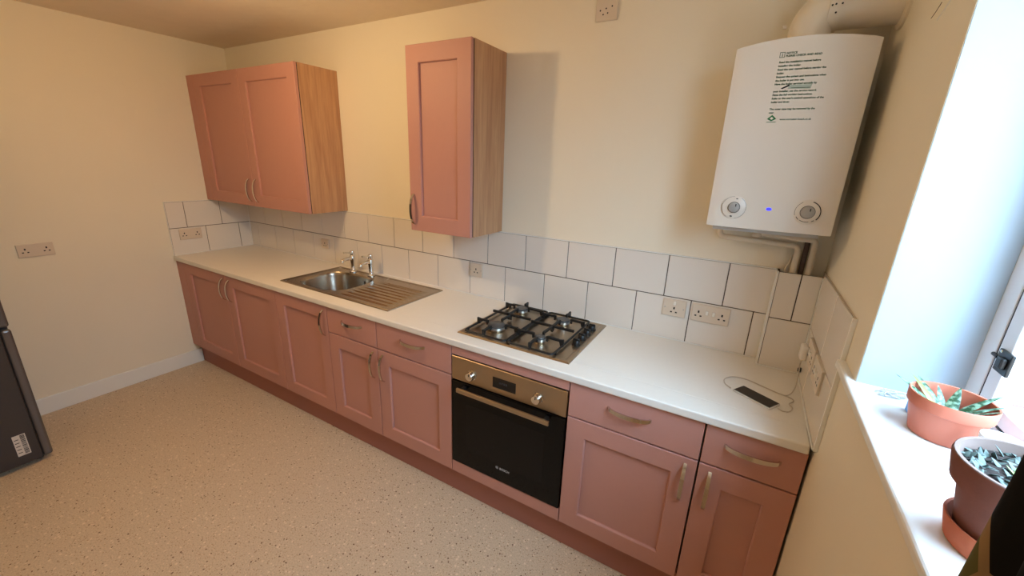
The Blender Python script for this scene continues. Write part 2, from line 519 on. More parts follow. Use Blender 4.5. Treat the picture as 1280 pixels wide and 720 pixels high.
# tiled pipe boxing in the right corner
bm = bmesh.new()
box(bm, BXX, 4.103, -.0655, -.055, ZT, 1.333)
box(bm, BXX, BXX + .008, -.055, 0, ZT, 1.333)
boxing = struct('wall_boxing', bm, 'grout')
for a, b in ((BXX + .003, 4.026), (4.026, 4.0935)): tile(boxing, 'x', a, b, 1.139, 1.3355, -.068)
tile(boxing, 'x', BXX + .003, 4.0935, ZT + .002, 1.139, -.068)
bm = bmesh.new()
box(bm, BXX - .004, BXX + .003, -.0715, -.055, ZT + .001, 1.335, .001, 1)
box(bm, BXX - .004, BXX - .0005, -.055, -.0085, ZT + .001, 1.335)
obj('edge_trim', bm, 'white', boxing)
# right wall tiles
obj('grout', nb(XR - .0035, XR, -.632, 0, ZT, 1.345), 'grout_pale', wall_right)
for a, b in ((-.632, -.381), (-.381, -.0715)): tile(wall_right, 'y', a, b, 1.126, 1.346, XR - .007)
for a, b in ((-.632, -.2555), (-.2555, -.0715)): tile(wall_right, 'y', a, b, ZT + .002, 1.126, XR - .007)
obj('edge_trim', nb(XR - .0115, XR, -.638, -.632, ZT, 1.347, .001, 1), 'white', wall_right)

for par, b_ in ((wall_back, (XL + .008, BXX - .004, -.0125, -.0078, ZT, ZT + .005)), (wall_left, (XL + .0078, XL + .0125, -.602, -.0125, ZT, ZT + .005)),
                (wall_back, (XL + .0078, XL + .0125, -.0125, -.0078, ZT + .005, ZT2)), (boxing, (BXX - .004, 4.0965, -.0765, -.0708, ZT, ZT + .005)),
                (wall_right, (4.0905, 4.0955, -.632, -.0765, ZT, ZT + .005)), (boxing, (4.0915, 4.096, -.0755, -.0708, ZT + .005, 1.333)),
                (wall_left, (XL + .001, XL + .0085, -.606, -.602, ZT, ZT2)), (wall_back, (XL + .008, BXX - .004, -.0085, -.001, ZT2 - .0005, ZT2 + .004)),
                (wall_left, (XL + .001, XL + .0085, -.606, -.008, ZT2 - .0005, ZT2 + .004))):
    obj('sealant', nb(*b_, bev=.0012, seg=1), 'white', par)

# ------------------------------------------------------------------ base cabinets
YF = -0.5988          # front of the doors
DT = 0.019            # door thickness
ZD0, ZD1, ZW0 = 0.172, 0.884, 0.887
FRM = 0.083

def frame_mesh(x0, x1, z0, z1, yf, fr=FRM):
    """door frame with bevelled inner edge (shaker)"""
    bm = bmesh.new()
    def ring(i, y):
        return [bm.verts.new((x0 + i, y, z0 + i)), bm.verts.new((x1 - i, y, z0 + i)), bm.verts.new((x1 - i, y, z1 - i)), bm.verts.new((x0 + i, y, z1 - i))]
    rs = [ring(0, yf + DT), ring(0, yf + .002), ring(.002, yf), ring(fr - .004, yf), ring(fr, yf + .004), ring(fr, yf + DT)]
    for a, b in list(zip(rs[:-1], rs[1:])) + [(rs[-1], rs[0])]:
        for k in range(4):
            bm.faces.new((a[k], a[(k + 1) % 4], b[(k + 1) % 4], b[k]))
    return bm

def door(parent, x0, x1, z0, z1, yf, hx=None, hz=(0, 0), label=None):
    g = .0024
    d = obj('door', frame_mesh(x0 + g, x1 - g, z0, z1, yf), 'pink', parent)
    obj('door_panel', nb(x0 + g + FRM - .004, x1 - g - FRM + .004, yf + .012, yf + .018, z0 + FRM - .004, z1 - FRM + .004), 'pink', d)
    if hx is not None:
        bm = strap(bmesh.new(), (hx, yf + .001, hz[0]), (hx, yf + .001, hz[1]), (0, -1, 0), (1, 0, 0), .033, .014, .006)
        obj('handle', bm, 'handle', d, smooth=True)
    return d

def drawer(parent, x0, x1, z0, z1, yf, hx):
    g = .0024
    d = obj('drawer_front', nb(x0 + g, x1 - g, yf, yf + DT, z0, z1, .002, 1), 'pink', parent)
    bm = strap(bmesh.new(), (hx - .084, yf + .001, .822), (hx + .084, yf + .001, .822), (0, -1, 0), (0, 0, 1), .033, .017, .006)
    obj('handle', bm, 'handle', d, smooth=True)
    return d

def carcass(parent, x0, x1):
    bm = bmesh.new()
    yb = YF + DT + .002
    t = .016
    box(bm, x0 + .001, x0 + t, yb, -.03, ZD0 + .002, ZW0 - .002)
    box(bm, x1 - t, x1 - .001, yb, -.03, ZD0 + .002, ZW0 - .002)
    box(bm, x0 + t, x1 - t, yb, -.03, ZD0 + .002, ZD0 + t)
    box(bm, x0 + t, x1 - t, -.046, -.03, ZD0 + t, ZW0 - .002)
    box(bm, x0 + t, x1 - t, yb, yb + .004, .70, .76)
    return obj('carcass', bm, 'dark', parent)

b2, b3, b4, b5, b6, b7, b8 = 1.285, 1.79, 2.1942, 2.7005, 3.3005, 3.8038, 4.0985
ZDR0, ZDR1 = 0.7285, 0.7225
u = thing('base_cabinet', 'pink double-door base cabinet in the left corner below the empty worktop', 'cabinet', (.6, -.3, 0), 'pink base cabinets')
carcass(u, .08, b2)
obj('filler_strip', nb(XL + .001, .0935, YF + .0005, YF + DT, ZD0, ZD1, .001, 1), 'pink', u)
door(u, .0945, .69, ZD0, ZD1, YF, .652, (.69, .855))
door(u, .69, b2, ZD0, ZD1, YF, .735, (.69, .855))
u = thing('base_cabinet', 'pink single full-height door base cabinet under the sink bowl', 'cabinet', (1.55, -.3, 0), 'pink base cabinets')
carcass(u, b2, b3)
door(u, b2, b3, ZD0, ZD1, YF, 1.755, (.69, .855))
u = thing('base_cabinet', 'narrow pink cabinet with drawer and door under the sink drainer', 'cabinet', (2.0, -.3, 0), 'pink base cabinets')
carcass(u, b3, b4)
drawer(u, b3, b4, ZDR0, ZD1, YF, 2.0)
door(u, b3, b4, ZD0, ZDR1, YF, 2.158, (.535, .70))
u = thing('base_cabinet', 'pink drawer and door cabinet immediately left of the oven', 'cabinet', (2.45, -.3, 0), 'pink base cabinets')
carcass(u, b4, b5)
drawer(u, b4, b5, ZDR0, ZD1, YF, 2.45)
door(u, b4, b5, ZD0, ZDR1, YF, 2.233, (.535, .70))
u = thing('base_cabinet', 'wide pink drawer and door cabinet immediately right of the oven', 'cabinet', (3.55, -.3, 0), 'pink base cabinets')
carcass(u, b6, b7)
drawer(u, b6, b7, ZDR0, ZD1, YF, 3.545)
door(u, b6, b7, ZD0, ZDR1, YF, 3.764, (.535, .70))
u = thing('base_cabinet', 'narrowest pink drawer and door cabinet at the right-hand wall', 'cabinet', (3.95, -.3, 0), 'pink base cabinets')
carcass(u, b7, b8)
drawer(u, b7 + .001, b8, ZDR0, ZD1, YF, 3.952)
door(u, b7 + .001, b8, ZD0, ZDR1, YF, 3.846, (.535, .70))

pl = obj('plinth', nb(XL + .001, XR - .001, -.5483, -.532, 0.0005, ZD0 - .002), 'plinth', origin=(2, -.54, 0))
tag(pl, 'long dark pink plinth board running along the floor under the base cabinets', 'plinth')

# oven and its housing
h = thing('oven_housing', 'pink filler strips above and below the built-in oven', 'cabinet', (3.0, -.3, 0))
obj('filler_strip', nb(b5 + .0015, b6 - .0015, YF, YF + DT, .8405, ZD1, .001, 1), 'pink', h)
obj('filler_strip', nb(b5 + .0015, b6 - .0015, YF, YF + DT, ZD0, .2375, .001, 1), 'pink', h)
bm = bmesh.new()
box(bm, b5 + .001, b5 + .012, YF + DT + .002, -.03, ZD0, ZW0 - .002)
box(bm, b6 - .012, b6 - .001, YF + DT + .002, -.03, ZD0, ZW0 - .002)
box(bm, b5 + .012, b6 - .012, YF + DT + .002, -.03, ZD0, ZD0 + .016)
obj('carcass', bm, 'dark', h)

ov = thing('oven', 'black glass built-in electric oven with brushed steel control panel', 'oven', (3.0, -.3, .24))
OX0, OX1 = b5 + .004, b6 - .004
obj('body', nb(OX0 + .012, OX1 - .012, YF + .021, -.06, .243, .834), 'dark', ov)
cp = obj('control_panel', nb(OX0, OX1, YF - .002, YF + .02, .712, .834, .002, 1), 'steel', ov)
disp = obj('display', nb(2.936, 3.056, YF - .0035, YF - .001, .741, .793, .001, 1), 'display', cp)
bm = bmesh.new()
for i in range(4):
    box(bm, 2.972 + i * .011, 2.979 + i * .011, YF - .0040, YF - .0034, .766, .776)
obj('digits', bm, mat('dim_display_digits', (46, 50, 56), .4), disp)
for x in (2.823, 3.166):
    bm = bmesh.new()
    lathe(bm, [(.024, .001), (.024, .004), (.0215, .006), (.0205, .028), (.0185, .031)], (x, YF - .001, .764), '-Y', 28)
    kn = obj('knob', bm, 'chrome', cp, smooth=True)
    ka = obj('knob_mark', nb(x - .0012, x + .0012, YF - .0335, YF - .0318, .768, .781), 'blackplastic', cp)
dr = obj('oven_door', nb(OX0, OX1, YF - .004, YF + .02, .241, .706, .002, 1), 'blackglass', ov)
obj('door_window', nb(2.79, 3.21, YF - .0046, YF - .0038, .335, .60), 'ovenwin', dr)
bm = bmesh.new()
box(bm, 2.762, 3.240, YF - .048, YF - .036, .675, .697, .003)
hb = obj('handle', bm, 'steel', dr)
for x in (2.785, 3.217): obj('handle_mount', nb(x - .008, x + .008, YF - .038, YF - .003, .679, .693), 'blackplastic', dr)

def text_mesh(body, size, m, parent, place, name='printed_text', align='LEFT', space=1.0, bold=0.0):
    cu = bpy.data.curves.new('txt', 'FONT')
    cu.body = body; cu.size = size; cu.align_x = align; cu.space_line = space; cu.offset = bold
    cu.resolution_u = 2
    tmp = bpy.data.objects.new('txt', cu); COL.objects.link(tmp)
    dg = bpy.context.evaluated_depsgraph_get(); dg.update()
    me = bpy.data.meshes.new_from_object(tmp.evaluated_get(dg))
    bpy.data.objects.remove(tmp); bpy.data.curves.remove(cu)
    org = Vector(root_of(parent).location)
    for v in me.vertices: v.co = place(v.co) - org
    me.name = name
    me.materials.clear(); me.materials.append(MAT[m] if isinstance(m, str) else m)
    o = bpy.data.objects.new(name, me); COL.objects.link(o); o.parent = parent
    return o
silver = mat('silver_print', (200, 198, 196), .4)
text_mesh('BOSCH', .0165, silver, dr, lambda c: Vector((2.988 + c.x, YF - .0050, .3105 + c.y)), 'brand_lettering', bold=.0004)
bm = bmesh.new()
for rr in ((.0075, .0062),):
    n = 24
    o1 = [bm.verts.new((2.974 + rr[0] * math.cos(2 * math.pi * k / n), YF - .005, .3165 + rr[0] * math.sin(2 * math.pi * k / n))) for k in range(n)]
    o2 = [bm.verts.new((2.974 + rr[1] * math.cos(2 * math.pi * k / n), YF - .005, .3165 + rr[1] * math.sin(2 * math.pi * k / n))) for k in range(n)]
    for k in range(n): bm.faces.new((o1[k], o1[(k + 1) % n], o2[(k + 1) % n], o2[k]))
box(bm, 2.9705, 2.972, YF - .0052, YF - .0048, .312, .321)
box(bm, 2.976, 2.9775, YF - .0052, YF - .0048, .312, .321)
box(bm, 2.972, 2.976, YF - .0052, YF - .0048, .3158, .3172)
obj('emblem', bm, silver, dr)

# ------------------------------------------------------------------ worktop
SX0, SX1, SY0, SY1 = 1.238, 2.212, -.525, -.062        # sink outline
bm = bmesh.new()
box(bm, XL + .001, XR - .0125, -.612, -.503, ZW0, ZT, .006, 3)
HX0, HX1, HY0, HY1 = 1.275, 1.76, -.4995, -.10
box(bm, XL + .008, HX0, -.5065, -.0085, ZW0, ZT - .0001)
box(bm, HX1, BXX - .004, -.5065, -.0085, ZW0, ZT - .0001)
box(bm, BXX - .004, XR - .0125, -.5065, -.0725, ZW0, ZT - .0001)
box(bm, HX0, HX1, HY1, -.0085, ZW0, ZT - .0001)
box(bm, HX0, HX1, -.5065, HY0, ZW0, ZT - .0001)
wt = obj('worktop', bm, 'worktop', origin=(2, -.3, ZW0))
tag(wt, 'long cream laminate worktop running over the whole row of base cabinets', 'worktop')

# ------------------------------------------------------------------ sink
sk = thing('sink', 'stainless steel inset sink with bowl on the left and ribbed drainer', 'sink', (1.72, -.3, ZT))
ZS = ZT + .0035
N = 64
bcx, bcy, bhx, bhy = 1.515, -.310, .216, .182
def rr_pt(a, hx, hy, p):
    c, s = math.cos(a), math.sin(a)
    r = (abs(c / hx) ** p + abs(s / hy) ** p) ** (-1 / p)
    return r * c, r * s
bm = bmesh.new()
rx0, rx1, ry0, ry1 = SX0 + .018, 1.76, SY0 + .018, SY1 - .016
def rect_pt(a):
    c, s = math.cos(a), math.sin(a)
    tx = ((rx1 - bcx) if c > 0 else (bcx - rx0)) / max(abs(c), 1e-6)
    ty = ((ry1 - bcy) if s > 0 else (bcy - ry0)) / max(abs(s), 1e-6)
    t = min(tx, ty); return bcx + c * t, bcy + s * t
rings = [[bm.verts.new((*rect_pt(2 * math.pi * k / N), ZS)) for k in range(N)]]
for sc_, dz, pw in ((1.0, 0, 3.2), (.985, -.004, 3.2), (.965, -.02, 3.2), (.93, -.13, 3.4), (.88, -.155, 3.4), (.75, -.165, 3.2), (.3, -.17, 2.4), (.12, -.172, 2)):
    rings.append([bm.verts.new((bcx + rr_pt(2 * math.pi * k / N, bhx * sc_, bhy * sc_, pw)[0], bcy + rr_pt(2 * math.pi * k / N, bhx * sc_, bhy * sc_, pw)[1], ZS + dz)) for k in range(N)])
for i in range(len(rings) - 1):
    for k in range(N):
        bm.faces.new((rings[i][k], rings[i][(k + 1) % N], rings[i + 1][(k + 1) % N], rings[i + 1][k]))
bm.faces.new(rings[-1])
basin = obj('basin', bm, 'sinksteel', sk, smooth=True)
# ribbed drainer
bm = bmesh.new()
dx0, dx1, dy0, dy1 = 1.76, SX1 - .018, SY0 + .018, SY1 - .016
nx, ny = 14, 112
def hz_(x, y):
    u_ = (x - dx0) / (dx1 - dx0); v_ = (y - dy0) / (dy1 - dy0)
    if not (.06 < v_ < .82): return 0
    ex = min(1, max(0, (u_ - .02) / .10)) * min(1, max(0, (.94 - u_) / .05))
    ph = (v_ - .06) / .76 * 8
    s = math.cos(2 * math.pi * ph)
    return ex * (-.0035 + .0055 * max(0, s * -1) ** .8)
grid = [[bm.verts.new((dx0 + (dx1 - dx0) * i / nx, dy0 + (dy1 - dy0) * j / ny, ZS + hz_(dx0 + (dx1 - dx0) * i / nx, dy0 + (dy1 - dy0) * j / ny))) for j in range(ny + 1)] for i in range(nx + 1)]
for i in range(nx):
    for j in range(ny):
        bm.faces.new((grid[i][j], grid[i + 1][j], grid[i + 1][j + 1], grid[i][j + 1]))
obj('drainer', bm, 'sinksteel', sk, smooth=True)
# raised rolled edge
bm = bmesh.new()
prof = [(0, -.0035), (.001, .001), (.005, .0042), (.011, .0042), (.0155, .002), (.019, 0)]
rs = []
for d, hh in prof:
    rs.append([bm.verts.new((SX0 + d, SY0 + d, ZS + hh)), bm.verts.new((SX1 - d, SY0 + d, ZS + hh)), bm.verts.new((SX1 - d, SY1 - d * .85, ZS + hh)), bm.verts.new((SX0 + d, SY1 - d * .85, ZS + hh))])
for a, b in zip(rs[:-1], rs[1:]):
    for k in range(4): bm.faces.new((a[k], a[(k + 1) % 4], b[(k + 1) % 4], b[k]))
obj('rolled_rim', bm, 'sinksteel', sk, smooth=True)
bm = bmesh.new(); lathe(bm, [(.036, 0), (.034, .002), (.022, .001)], (bcx, bcy, ZS - .1715), 'Z', 24)
obj('waste', bm, 'chrome', basin, smooth=True)
bm = bmesh.new(); lathe(bm, [(.013, 0), (.013, .002)], (1.585, bcy + bhy * .955, ZS - .045), '-Y', 20)
obj('overflow', bm, 'dark', basin)

def tap(x, label):
    t = thing('pillar_tap', label, 'tap', (x, -.098, ZS + .001), 'chrome sink taps')
    z0 = ZS + .001; y = -.098
    bm = bmesh.new()
    lathe(bm, [(.026, 0), (.026, .004), (.019, .010), (.0155, .022), (.0145, .05), (.016, .075), (.019, .09), (.0205, .102), (.0185, .114), (.0135, .122), (.016, .128), (.017, .138), (.0145, .148), (.007, .153)], (x, y, z0), 'Z', 20)
    obj('body', bm, 'chrome', t, smooth=True)
    bm = bmesh.new()
    tube(bm, spline([(x, y, z0 + .094), (x, y - .03, z0 + .100), (x, y - .06, z0 + .099), (x, y - .082, z0 + .092), (x, y - .088, z0 + .080)], 5), [.013] * 8 + [.0115] * 13, 12)
    obj('spout', bm, 'chrome', t, smooth=True)
    bm = bmesh.new()
    tube(bm, [(x, y - .008, z0 + .140), (x, y - .03, z0 + .141), (x, y - .058, z0 + .146), (x, y - .068, z0 + .147)], [.0075, .006, .0055, .007], 10)
    obj('lever', bm, 'chrome', t, smooth=True)
tap(1.422, 'chrome pillar tap at the left back corner of the sink')
tap(1.606, 'chrome pillar tap nearer the sink drainer')

# ------------------------------------------------------------------ hob
hob = thing('gas_hob', 'stainless steel four-burner gas hob set in the worktop above the oven', 'hob', (2.975, -.28, ZT))
hx0, hx1, hy0, hy1 = 2.686, 3.266, -.536, -.028
bm = bmesh.new()
rs = []
for d, hh in ((0, 0.0003), (.002, .004), (.006, .0065), (.02, .0068), (.026, .0048)):
    rs.append([bm.verts.new((hx0 + d, hy0 + d, ZT + hh)), bm.verts.new((hx1 - d, hy0 + d, ZT + hh)), bm.verts.new((hx1 - d, hy1 - d, ZT + hh)), bm.verts.new((hx0 + d, hy1 - d, ZT + hh))])
for a, b in zip(rs[:-1], rs[1:]):
    for k in range(4): bm.faces.new((a[k], a[(k + 1) % 4], b[(k + 1) % 4], b[k]))
bm.faces.new(rs[-1])
obj('hob_plate', bm, 'steel', hob)
ZH = ZT + .0048
burn = [(2.828, -.405, .047), (2.815, -.128, .038), (3.072, -.150, .038), (3.072, -.415, .028)]
for x, y, r in burn:
    bm = bmesh.new()
    lathe(bm, [(r * 1.12, 0), (r * 1.12, .002), (r * .85, .004), (r * .85, .010)], (x, y, ZH), 'Z', 28)
    bu = obj('burner', bm, 'steel', hob, smooth=True)
    bm = bmesh.new(); lathe(bm, [(r * .9, .010), (r * .97, .011), (r * .97, .021), (r * .9, .022)], (x, y, ZH), 'Z', 28)
    obj('burner_ring', bm, mat('pale_aluminium', (206, 206, 206), .3, .9), bu, smooth=True)
    bm = bmesh.new(); lathe(bm, [(r * .92, .022), (r * .92, .027), (r * .84, .030)], (x, y, ZH), 'Z', 28)
    obj('burner_cap', bm, mat('grey_enamel_cap', (74, 72, 70), .35), bu, smooth=True)

def finger(bm, base, d, length, z0, z1, w=.0095):
    """pan-support finger: upright tab at the frame running level towards the burner, tip turned down"""
    b = Vector(base); d = Vector(d); s = Vector((-d.y, d.x, 0)) * w / 2
    pts = [(-.004, z0 - .004, z1), (.010, z0, z1 - .002), (.016, z1 - .013, z1 - .003), (length - .010, z1 - .012, z1), (length - .009, z0 + .004, z1), (length, z0 + .006, z1 - .002)]
    rows = []
    for t, za, zb in pts:
        c = b + d * t
        rows.append([bm.verts.new((c.x + s.x, c.y + s.y, za)), bm.verts.new((c.x - s.x, c.y - s.y, za)), bm.verts.new((c.x - s.x, c.y - s.y, zb)), bm.verts.new((c.x + s.x, c.y + s.y, zb))])
    for a, c in zip(rows[:-1], rows[1:]):
        for k in range(4): bm.faces.new((a[k], a[(k + 1) % 4], c[(k + 1) % 4], c[k]))
    bm.faces.new(rows[0][::-1]); bm.faces.new(rows[-1])

for gx0, gx1, brs in ((2.720, 2.944, burn[0:2]), (2.956, 3.184, (burn[3], burn[2]))):
    gy0, gy1 = -.523, -.058
    gs = obj('pan_support', tube(bmesh.new(), bend([((gx0 + gx1) / 2, gy0, ZH + .012), (gx1, gy0, ZH + .012), (gx1, gy1, ZH + .012), (gx0, gy1, ZH + .012), (gx0, gy0, ZH + .012), ((gx0 + gx1) / 2 - .0005, gy0, ZH + .012)], .018, 4), .0052, 8, cap=False), 'iron', hob, smooth=True)
    ym = (brs[0][1] + brs[1][1]) / 2
    def fing(*a):
        b_ = bmesh.new(); finger(b_, *a); obj('support_finger', b_, 'iron', gs)
    for (x, y, r), front in zip(brs, (True, False)):
        gap = r * .95 + .004
        zt_, zb_ = ZT + .046, ZH + .010
        fing((gx0, y, 0), (1, 0, 0), x - gx0 - gap, zb_, zt_)
        fing((gx1, y, 0), (-1, 0, 0), gx1 - x - gap, zb_, zt_)
        if front: fing((x, gy0, 0), (0, 1, 0), y - gy0 - gap, zb_, zt_)
        else: fing((x, gy1, 0), (0, -1, 0), gy1 - y - gap, zb_, zt_)
        s = 1 if front else -1
        fing((x, ym, 0), (0, -s, 0), abs(ym - y) - gap, zb_, zt_)
    obj('cross_bar', nb(gx0, gx1, ym - .004, ym + .004, ZT + .033, ZT + .046, .001, 1), 'iron', gs)
    for cx_, cy_ in ((gx0, gy0 + .03), (gx1, gy0 + .03), (gx0, gy1 - .03), (gx1, gy1 - .03)):
        obj('support_foot', nb(cx_ - .005, cx_ + .005, cy_ - .005, cy_ + .005, ZH, ZH + .012), 'iron', gs)
for i in range(4):
    y = -.345 + i * .071
    bm = bmesh.new()
    lathe(bm, [(.0205, 0), (.0205, .003), (.0175, .005), (.0165, .022), (.0145, .024)], (3.222, y, ZH), 'Z', 22)
    box(bm, 3.222 - .016, 3.222 + .016, y - .004, y + .004, ZH + .02, ZH + .031, .002, 1)
    obj('knob', bm, 'blackplastic', hob, smooth=True)

# ------------------------------------------------------------------ wall cabinets
def wall_cab(x0, x1, xdoors, z0, z1, yf, label, fill=None, handles=()):
    u = thing('wall_cabinet', label, 'cabinet', ((x0 + x1) / 2, -.15, z0), 'pink wall cabinets')
    yb = yf + DT + .005
    bm = bmesh.new(); t = .016
    box(bm, x0 + .001, x0 + t, yb, -.001, z0, z1)
    box(bm, x1 - t, x1, yb, -.001, z0, z1)
    box(bm, x0 + t, x1 - t, yb, -.001, z0, z0 + t)
    box(bm, x0 + t, x1 - t, yb, -.001, z1 - t, z1)
    box(bm, x0 + t, x1 - t, -.008, -.001, z0 + t, z1 - t)
    obj('carcass', bm, 'oak', u)
    obj('door_gap_shade', nb(x0 + .003, x1 - .003, yf + DT - .002, yb + .001, z0 + .003, z1 - .003), 'dark', u)  # black sheet painting the shade into the gap behind the doors
    if fill: obj('filler_strip', nb(fill[0], fill[1], yf + .0005, yf + DT, z0, z1, .001, 1), 'pink', u)
    for (a, b), hx in zip(xdoors, handles):
        door(u, a, b, z0, z1, yf, hx, (1.367, 1.535))
wall_cab(XL + .001, 1.2935, ((.0755, .672), (.672, 1.2935)), 1.338, 2.2435, -.3035, 'pink double-door wall cabinet with oak sides in the left corner', (XL + .001, .075), (.629, .716))
wall_cab(2.1928, 2.5972, ((2.1928, 2.5972),), 1.337, 2.2435, -.3065, 'narrow pink single-door wall cabinet with oak sides above the sink drainer', None, (2.222,))

# ------------------------------------------------------------------ sockets and switches
def socket(loc, rz, w, h_, kind, label, group='white electrical faceplates', flip=False):
    s = thing('wall_socket', label, 'socket', loc, group)
    s.rotation_euler = (0, 0, rz)
    def lobj(name, bm, m, par):
        o = obj(name, bm, m, None, origin=(0, 0, 0)); o.parent = par; return o
    lobj('back_box', nb(-w / 2, w / 2, -.0035, 0, -h_ / 2, h_ / 2), 'plate', s)
    p = lobj('faceplate', nb(-w / 2, w / 2, -.010, -.0035, -h_ / 2, h_ / 2, .0025, 2), 'plate', s)
    sg = -1 if flip else 1
    def outlet(cx, cz):
        bm = bmesh.new()
        box(bm, cx - .0036, cx + .0036, -.0104, -.0098, cz + sg * .0095 - .0055, cz + sg * .0095 + .0055)
        for dx in (-.011, .011): box(bm, cx + dx - .0042, cx + dx + .0042, -.0104, -.0098, cz - sg * .010 - .0032, cz - sg * .010 + .0032)
        lobj('pin_holes', bm, 'hole', p)
    def rocker(cx, cz):
        r = lobj('rocker_switch', nb(cx - .0055, cx + .0055, -.0135, -.009, cz - .0095, cz + .0095, .0015, 1), 'switch', p)
        lobj('switch_gap', nb(cx - .0068, cx + .0068, -.0103, -.0098, cz - .011, cz + .011), 'grout_pale', p)
    def screws(xs):
        for x in xs: lobj('screw', lathe(bmesh.new(), [(.003, .0095), (.003, .0106)], (x, 0, 0), '-Y', 8), 'knobgrey', p)
    if kind == 'double':
        outlet(-w * .29, 0); outlet(w * .29, 0)
    elif kind == 'double_switched':
        outlet(-w * .31, -.004); outlet(w * .31, -.004); rocker(-.014, .004); rocker(.014, .004)
    elif kind == 'single_switched':
        outlet(0, -.010); rocker(0, .024); screws((-w * .4, w * .4))
    elif kind == 'single':
        outlet(0, -.004); screws((-w * .4, w * .4))
    elif kind == 'five':
        bm = bmesh.new()
        for dx, dz in ((-.028, -.006), (-.002, .0), (.024, .006), (-.014, -.022), (.006, -.018)): lathe(bm, [(.0034, .0096), (.0034, .0104)], (dx, 0, dz), '-Y', 8)
        lobj('pin_holes', bm, 'hole', p)
    return s
R90 = math.pi / 2
socket((XL, -1.304, 1.083), R90, .158, .080, 'double', 'white double socket alone on the bare left wall')
socket((XL + .008, -.470, 1.079), R90, .152, .082, 'double', 'white double socket on the left wall tiles beside the worktop')
socket((1.017, -.008, 1.062), 0, .085, .072, 'single', 'faint single socket on the shaded tiles under the double wall cabinet')
socket((2.432, -.008, 1.083), 0, .092, .080, 'single', 'small white socket on the tiles below the narrow wall cabinet')
socket((3.574, -.008, 1.083), 0, .104, .082, 'single_switched', 'single switched socket on the tiles left of the wide double socket')
socket((3.730, -.008, 1.083), 0, .158, .082, 'double_switched', 'wide double switched socket on the tiles behind the phone')
socket((3.105, 0, 2.372), 0, .098, .094, 'five', 'white outlet plate high on the back wall at the top of the photo')
socket((XR - .010, -.265, 1.085), -R90, .150, .084, 'double_switched', 'double socket on the right wall tiles with the phone charger plugged in')
socket((XR - .010, -.440, 1.087), -R90, .150, .084, 'double_switched', 'empty double socket on the right wall tiles nearest the window')

# ------------------------------------------------------------------ boiler
BX0, BX1, BZ0, BZ1, BY = 3.668, 4.053, 1.516, 2.107, -.272
def bfy(x):
    t = (x - (BX0 + BX1) / 2) / ((BX1 - BX0) / 2)
    return BY - .010 * (1 - t * t)
def btop(x):
    t = (x - (BX0 + BX1) / 2) / ((BX1 - BX0) / 2)
    return BZ1 + .020 * max(0, 1 - t * t)
bo = thing('boiler', 'white wall-hung gas boiler with green printed notice in the right corner', 'boiler', (3.86, -.14, BZ0))
bm = bmesh.new()
nx = 20
F, Bk = [], []
for i in range(nx + 1):
    x = BX0 + (BX1 - BX0) * i / nx
    e = .006 if i in (0, nx) else 0
    F.append((bm.verts.new((x, bfy(x) + e, BZ0)), bm.verts.new((x, bfy(x) + e, btop(x)))))
    Bk.append((bm.verts.new((x, -.002, BZ0 + .0)), bm.verts.new((x, -.002, btop(x)))))
for i in range(nx):
    bm.faces.new((F[i][0], F[i + 1][0], F[i + 1][1], F[i][1]))
    bm.faces.new((F[i][1], F[i + 1][1], Bk[i + 1][1], Bk[i][1]))
    bm.faces.new((F[i][0], Bk[i][0], Bk[i + 1][0], F[i + 1][0]))
    bm.faces.new((Bk[i][0], Bk[i][1], Bk[i + 1][1], Bk[i + 1][0]))
bm.faces.new((F[0][0], F[0][1], Bk[0][1], Bk[0][0])); bm.faces.new((F[nx][0], Bk[nx][0], Bk[nx][1], F[nx][1]))
case = obj('case', bm, 'boiler', bo, smooth=True)
obj('bottom_tray', nb(BX0 + .022, BX1 - .03, BY + .03, -.01, BZ0 - .016, BZ0 - .005), 'boiler_in', bo)
obj('tray_gap', nb(BX0 + .03, BX1 - .04, BY + .035, -.012, BZ0 - .006, BZ0 + .001), 'dark', bo)
for x, z, rk, lab in ((3.750, 1.588, .0165, 0), (3.972, 1.590, .0185, 1)):
    y = bfy(x)
    bm = bmesh.new(); lathe(bm, [(.041, -.002), (.041, .0012), (.0395, .0022)], (x, y, z), '-Y', 36)
    di = obj('dial', bm, 'boiler', bo, smooth=True)
    bm = bmesh.new(); lathe(bm, [(rk + .0022, .001), (rk + .0022, .003), (rk, .003), (rk, .013), (rk - .002, .0145)], (x, y, z), '-Y', 28)
    obj('dial_knob', bm, 'knobgrey', di, smooth=True)
    obj('knob_pointer', nb(x + .004, x + .007, y - .0155, y - .014, z + .004, z + .013), 'ink', di)
    bm = bmesh.new()
    def arc(a0, a1, r0, r1, n=16):
        pts = [(math.radians(a0 + (a1 - a0) * k / n)) for k in range(n + 1)]
        A = [bm.verts.new((x + r0 * math.cos(t), y - .0028, z + r0 * math.sin(t))) for t in pts]
        B = [bm.verts.new((x + r1 * math.cos(t), y - .0028, z + r1 * math.sin(t))) for t in pts]
        for k in range(n): bm.faces.new((A[k], A[k + 1], B[k + 1], B[k]))
    arc(0, 360, rk + .0018, rk + .0034, 32)
    if lab:
        arc(-40, 75, .0345, .0375); arc(-125, -75, .032, .0335); arc(120, 200, .036, .037); arc(210, 230, .033, .035); arc(-62, -48, .033, .035)
    else:
        arc(255, 268, .030, .034); arc(75, 85, .030, .033); arc(95, 240, .0385, .0392); arc(-80, 60, .0385, .0392)
    obj('dial_print', bm, 'ink', di)
xb = 3.859
bm = bmesh.new(); lathe(bm, [(.0085, -.001), (.0085, .0012), (.006, .0018)], (xb, bfy(xb), 1.591), '-Y', 24)
for v in bm.verts: v.co.z = 1.591 + (v.co.z - 1.591) * .6
obj('indicator_light', bm, 'led', bo)
